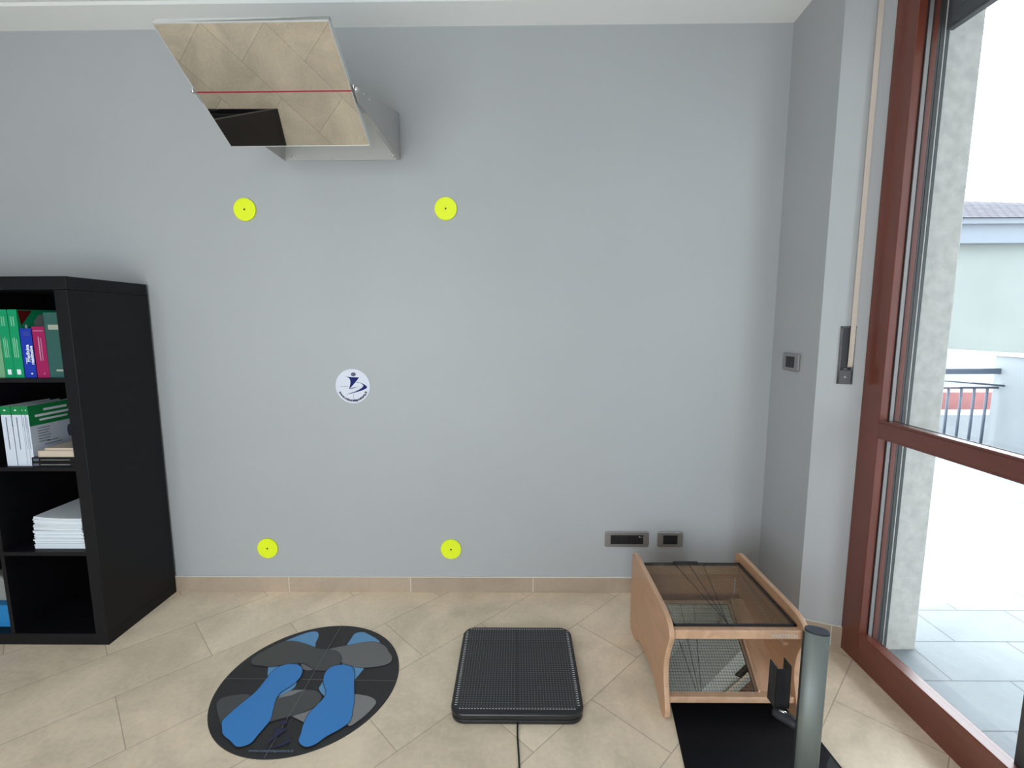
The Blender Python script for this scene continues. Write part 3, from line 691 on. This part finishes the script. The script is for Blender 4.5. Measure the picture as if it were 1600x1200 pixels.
for k in range(nx + 1):
    X = gx0 + (gx1 - gx0) * k / nx; dd = 0.012 if k in (0, nx) else 0
    if k == nx // 2: continue
    gt.poly([(X - .00055, gy0 + dd, zg), (X + .00055, gy0 + dd, zg), (X + .00055, gy1 - dd, zg), (X - .00055, gy1 - dd, zg)], GRIDL)
for k in range(ny + 1):
    Y = gy0 + (gy1 - gy0) * k / ny
    gt.poly([(gx0, Y - .00055, zg), (gx1, Y - .00055, zg), (gx1, Y + .00055, zg), (gx0, Y + .00055, zg)], GRIDL)
for k in range(1, nx):
    X = gx0 + (gx1 - gx0) * k / nx
    for Y in (gy0 - 0.006, gy1 + 0.006):
        gt.poly([(X - .0032, Y - .0016, zg), (X + .0032, Y - .0016, zg), (X + .0032, Y + .0016, zg), (X - .0032, Y + .0016, zg)], TICK)
for k in range(1, ny):
    Y = gy0 + (gy1 - gy0) * k / ny
    for X in (gx0 - 0.006, gx1 + 0.006):
        gt.poly([(X - .0038, Y - .0018, zg), (X + .0038, Y - .0018, zg), (X + .0038, Y + .0018, zg), (X - .0038, Y + .0018, zg)], TICK)
gt.obj('grid_surface', fp)
cd = MB(); cd.tube([(1.684, -0.790, 0.010), (1.683, -0.80, 0.006), (1.6835, -0.84, 0.004), (1.687, -0.90, 0.0035), (1.690, -0.97, 0.0035), (1.686, -1.08, 0.0035), (1.66, -1.3, 0.0035), (1.58, -1.7, 0.0035)], 0.0028, BLK, 8)
cd.obj('cable', fp)

# ------------------------------------------------------------------ wooden podoscope box
po = thing('wooden_podoscope', 'beech box with gridded glass top and inclined mirror inside', 'podoscope', (2.395, -0.54, 0))
prof = [(-0.283, 0.030), (-0.281, 0.12), (-0.283, 0.30), (-0.290, 0.340), (-0.312, 0.357), (-0.36, 0.360), (-0.60, 0.360), (-0.70, 0.359), (-0.742, 0.352), (-0.770, 0.337), (-0.783, 0.315), (-0.779, 0.290),
        (-0.762, 0.255), (-0.747, 0.215), (-0.740, 0.170), (-0.744, 0.130), (-0.757, 0.090), (-0.769, 0.055), (-0.773, 0.030), (-0.766, 0.010), (-0.748, 0.003), (-0.725, 0.004), (-0.705, 0.014), (-0.675, 0.036),
        (-0.62, 0.056), (-0.55, 0.060), (-0.48, 0.056), (-0.42, 0.042), (-0.385, 0.018), (-0.365, 0.004), (-0.33, 0.002), (-0.300, 0.006)]
PROF = [(p[0], p[1]) for p in smooth_loop([Vector((a, b)) for a, b in prof], 3)]
PW = 0.018; PXL, PXR = 2.170, 2.602
for X in (PXL, PXR):
    MB().prism(PROF, PW, BEECH, MYZ(X), BEECH_E, True).obj('side_panel', po, 0.002)
    for yy in (-0.748, -0.33):
        MB().tube([(X + PW/2, yy, 0.0002), (X + PW/2, yy, 0.0035)], 0.008, BLK, 10).obj('rubber_foot', po)
xi0, xi1 = PXL + PW, PXR
ZG = 0.326
MB().box((xi0, -0.765, 0.292), (xi1, -0.738, ZG - 0.004), BEECH_E).obj('front_rail', po, 0.002)
MB().box((xi0, -0.755, 0.054), (xi1, -0.726, 0.076), BEECH_E).obj('bottom_rail', po, 0.003)
MB().box((xi0, -0.350, 0.285), (xi1, -0.325, ZG - 0.004), BEECH_E).obj('rear_rail', po, 0.002)
MB().box((xi0, -0.330, 0.06), (xi1, -0.318, 0.285), BEECH).obj('back_board', po)
for xa, xb in ((xi0, xi0 + 0.016), (xi1 - 0.016, xi1)):
    MB().box((xa, -0.738, 0.300), (xb, -0.350, ZG - 0.004), BEECH_E).obj('side_rail', po, 0.0015)
gx0, gx1, gy0, gy1 = xi0 + 0.003, xi1 - 0.006, -0.745, -0.338
gp = MB().box((gx0, gy0, ZG - 0.0035), (gx1, gy1, ZG + 0.0025), PGLASS).obj('glass_plate', po)
bd = MB(); bw_ = 0.009; zz = ZG + 0.0028
for a, b_ in (((gx0, gy0), (gx1, gy0 + .006)), ((gx0, gy1 - bw_ - .003), (gx1, gy1)), ((gx0, gy0), (gx0 + bw_, gy1)), ((gx1 - bw_, gy0), (gx1, gy1))):
    bd.box((a[0], a[1], zz - 0.0064), (b_[0], b_[1], zz + 0.0004), BLKM)
bd.obj('glass_border', gp)
gr = MB(); n = 0
X = gx0 + bw_ + 0.008
while X < gx1 - bw_:
    gr.box((X - .0005, gy0 + .006, zz - 0.0001), (X + .0005, gy1 - .012, zz + 0.0001), PGRID); X += 0.0105
Y = gy0 + 0.012
while Y < gy1 - 0.012:
    gr.box((gx0 + bw_, Y - .0006, zz - 0.0001), (gx1 - bw_, Y + .0006, zz + 0.0001), PGRID); Y += 0.0105
gr.obj('etched_grid', gp)
for xb in (2.327, 2.385, 2.443):
    MB().tube([(2.374, -0.737, zz + 0.0012), (xb, -0.347, zz + 0.0012)], 0.0011, BLK, 6).obj('sight_line', gp)
MB().box((2.325, -0.347, zz + 0.0002), (2.425, -0.335, zz + 0.005), BLKM).obj('line_clip', gp, 0.001)
MB().tube([(2.374, -0.738, zz), (2.374, -0.738, zz + 0.004)], 0.003, BLK, 8).obj('line_pin', gp)
# inclined mirror
def incl(x0, x1, y0, z0, y1, z1, th, mt, name, bev=0):
    d = Vector((0, y1 - y0, z1 - z0)); L_ = d.length; d.normalize(); nrm = Vector((0, d.z, -d.y))
    M = Matrix(((1, 0, 0, 0), (0, d.y, nrm.y, y0), (0, d.z, nrm.z, z0), (0, 0, 0, 1)))
    return MB().box((x0, 0, 0), (x1, L_, th), mt, M).obj(name, po, bev)
def slope(y): return 0.078 + (y + 0.733) * 0.3317
def incl_plate(ya, yb, xa, xb, dz, th, mt, name):
    v = [(xi0 + .004, ya, slope(ya) + dz), (xa, ya, slope(ya) + dz), (xb, yb, slope(yb) + dz), (xi0 + .004, yb, slope(yb) + dz)]
    v = v + [(x_, y_, z_ + th) for x_, y_, z_ in v]
    MB().add(v, [(0,3,2,1),(4,5,6,7),(0,1,5,4),(1,2,6,5),(2,3,7,6),(3,0,4,7)], mt).obj(name, po)
def incl_plate_edge():
    v = [(2.493, -0.732, slope(-0.732) - .004), (2.500, -0.732, slope(-0.732) - .004), (2.556, -0.382, slope(-0.382) - .004), (2.549, -0.382, slope(-0.382) - .004)]
    v = v + [(x_, y_, z_ + .010) for x_, y_, z_ in v]
    MB().add(v, [(0,3,2,1),(4,5,6,7),(0,1,5,4),(1,2,6,5),(2,3,7,6),(3,0,4,7)], BEECH_E).obj('mirror_edge_strip', po)
incl_plate(-0.733, -0.380, 2.492, 2.548, -0.004, 0.004, MIRROR, 'inclined_mirror')
incl_plate(-0.733, -0.374, 2.6010, 2.6010, -0.0165, 0.012, BEECH_E, 'mirror_backing')
incl_plate_edge()
incl(2.585, 2.6015, -0.70, 0.235, -0.36, 0.300, 0.012, BEECH_E, 'ledger_strip')
MB().box((2.575, -0.352, 0.20), (2.579, -0.350, 0.27), TICK).obj('light_wire', po)
tm = MB(); Mt = Matrix(((1, 0, 0, 2.548), (0, 0, -1, -0.7655), (0, 1, 0, 0.303), (0, 0, 0, 1)))
add_text(tm, 'FASOTECH', 0.0165, Mt, TICK, 0.0002)
lg = tm.obj('maker_lettering', po); lg['label'] = 'small silver lettering'

# ------------------------------------------------------------------ column stand
cs = thing('column_stand', 'brushed aluminium oval column on a black floor plate with a clamped black bracket', 'stand', (2.43, -1.1, 0))
MB().prism([(2.214, -0.690), (2.13, -1.27), (2.66, -1.27), (2.632, -0.79), (2.598, -0.782), (2.598, -0.690)], 0.006, BASEPL, Matrix.Translation((0, 0, 0.0005))).obj('base_plate', cs, 0.0015)
MB().prism([(2.56, -1.02), (2.60, -0.93), (2.63, -0.90), (2.634, -1.27), (2.56, -1.27)], 0.0006, BLKM, Matrix.Translation((0, 0, 0.0066))).obj('plate_cover', cs)
cc = Vector((2.4285, -1.095)); ca = radians(-22)
def oval(a, b, n=40):
    o = []
    for k in range(n):
        t = 2*pi*k/n; x_ = a * (abs(cos(t)) ** 0.8) * (1 if cos(t) > 0 else -1); y_ = b * (abs(sin(t)) ** 0.9) * (1 if sin(t) > 0 else -1)
        o.append((cc.x + x_*cos(ca) - y_*sin(ca), cc.y + x_*sin(ca) + y_*cos(ca)))
    return o
MB().prism(oval(0.0275, 0.017), 0.541, COLM, Matrix.Translation((0, 0, 0.0065)), COLM, True).obj('column', cs)
MB().prism(oval(0.0272, 0.0167), 0.0045, CAPM, Matrix.Translation((0, 0, 0.5476)), BLKM, True).obj('end_cap', cs, 0.001)
# slot along the column's left side
dx_ = Vector((cos(ca), sin(ca)))
sl = cc - dx_ * 0.0278
MB().box((sl.x - .0012, sl.y - .005, 0.01), (sl.x + .002, sl.y + .003, 0.54), BLKM).obj('column_slot', cs)
# black channel bracket held by a clamp
bx = MB(); X0, X1, Y0, Y1, Za, Zb = 2.374, 2.414, -1.030, -0.995, 0.280, 0.402
bx.box((X0, Y0, Za), (X0 + .003, Y1, Zb - 0.004), BLKM); bx.box((X0, Y0, Za), (X1, Y0 + .003, Zb - .008), BLK); bx.box((X1 - .003, Y0, Za), (X1, Y1, Zb), BLK); bx.box((X0, Y0, Za), (X1, Y1, Za + .003), BLKM)
bx.obj('channel_bracket', cs, 0.0008)
clp = MB().tube([(2.378, -1.02, 0.264), (2.388, -1.03, 0.264), (2.408, -1.055, 0.264), (2.418, -1.075, 0.264)], [0.011, 0.015, 0.015, 0.012], BLKM, 14).obj('clamp', cs)
MB().tube([(2.385, -1.036, 0.279), (2.399, -1.046, 0.279)], 0.0035, STEEL, 8).obj('clamp_screw', clp)

# ------------------------------------------------------------------ outside
ZT = -0.02
struct(MB().box((XW + 0.055, -8, ZT - 0.15), (9.5, 2.62, ZT), PAVE).obj('trim_2'))
cpm = MB().prism([(3.109, 0.25), (3.109, -0.386), (3.304, -0.386), (3.323, -0.367), (3.323, 0.25)], 3.4, CONC, Matrix.Translation((0, 0, ZT)))
tag(cpm.obj('concrete_pillar', None, 0.002), 'raw concrete pillar standing outside the glazed door', 'pillar')
struct(MB().box((3.145, -8, 2.75), (4.55, 0.25, 2.95), CONC).obj('trim_3'))  # unseen overhang slab, added to dim the pillar and near paving
tag(MB().box((6.55, -8, ZT), (6.75, 0.55, 5.2), RENDER_W).obj('sun_blocker_wall'), 'tall unseen wall added to shade the near terrace from the sun', 'wall')  # out of view; added to shadow the near paving and keep sun off the room
tw_ = thing('terrace_wall', 'low whitewashed terrace wall to the right of the railing, outside', 'wall', (6.5, 1.6, ZT))
MB().box((6.41, 0.55, ZT), (6.61, 2.55, 0.975), RENDER_W).obj('wall_body', tw_)
MB().box((6.39, 0.55, 0.9755), (6.63, 2.57, 1.0), CONC).obj('coping', tw_, 0.004)
rl = thing('terrace_railing', 'blue grey metal railing along the far edge of the terrace', 'railing', (5.0, 2.5, ZT))
MB().box((3.4, 2.485, 0.80), (6.41, 2.515, 0.855), RAIL).obj('handrail', rl, 0.004)
MB().tube([(3.4, 2.5, 0.665), (6.41, 2.5, 0.665)], 0.012, RAIL, 8).obj('middle_rail', rl)
MB().tube([(3.4, 2.5, 0.07), (6.41, 2.5, 0.07)], 0.012, RAIL, 8).obj('lower_rail', rl)
MB().tube([(5.2, 2.44, 0.80), (6.41, 2.44, 0.69)], 0.009, RAIL, 8).obj('cable', rl)
X = 6.31
while X > 3.4:
    MB().tube([(X, 2.5, 0.07), (X, 2.5, 0.665)], 0.012, RAIL, 8).obj('baluster', rl); X -= 0.125
for X in (3.45, 4.9): MB().box((X - .02, 2.48, ZT), (X + .02, 2.52, 0.80), RAIL).obj('post', rl)

hb = thing('distant_house', 'large pale house with grey tiled roof beyond the terrace', 'house', (20, 15, -3))
MB().box((12, 15, -3), (30, 24, 3.95), HOUSE).obj('wall', hb)
MB().box((11.5, 14.6, 3.95), (30.5, 24.4, 4.60), EAVE).box((11.3, 14.4, 4.55), (30.5, 24.6, 4.72), EAVE).obj('eaves', hb)
p = [at_plane(1505, 312, 1, 17.0), at_plane(1600, 329, 1, 17.0)]
rf = MB(); e0 = 4.73
rf.add([(11.2, 14.3, e0), (30.6, 14.3, e0), (30.6, 19.5, 4.2 + .9), (18.2, 17.0, p[0].z - 0.02), (p[1].x, 17.0, p[1].z - 0.02), (11.2, 17.0, e0 + 1.3), (30.6, 24, e0), (11.2, 24, e0)],
       [(0, 1, 4, 3, 5), (1, 2, 4), (5, 3, 4, 2, 6, 7), (0, 5, 7), (1, 6, 2), (0, 7, 6, 1)], ROOF)
rf.obj('roof', hb)
tag(MB().box((9.3, 8.0, -3), (12.6, 11.0, 0.62), RENDER_W).obj('white_outbuilding'), 'low white outbuilding behind the terrace railing', 'building')
sh = thing('blue_shed', 'small blue grey shed with dark roof seen through the railing', 'shed', (7.9, 7.0, -3))
MB().box((6.5, 6.5, -3), (8.62, 8.0, 0.72), SHED).obj('wall', sh)
MB().box((6.4, 6.4, 0.72), (8.70, 8.1, 0.76), RAIL).obj('roof', sh)
tag(MB().box((5.5, 5.2, -3), (9.6, 5.9, 0.22), TERRA).obj('red_lean_to'), 'faded red lean-to roof behind the railing bars', 'roof')
GWALL = mat('grey garden wall', (0.085, 0.095, 0.105), 0.9, noise=0.15, nscale=3)
tag(MB().box((5.5, 4.2, -3), (9.6, 4.6, 0.06), GWALL).obj('grey_garden_wall'), 'grey garden wall below the red lean-to roof', 'wall')
struct(MB().box((-40, 2.8, -3.2), (60, 80, -3.0), CONC).obj('trim_4'))
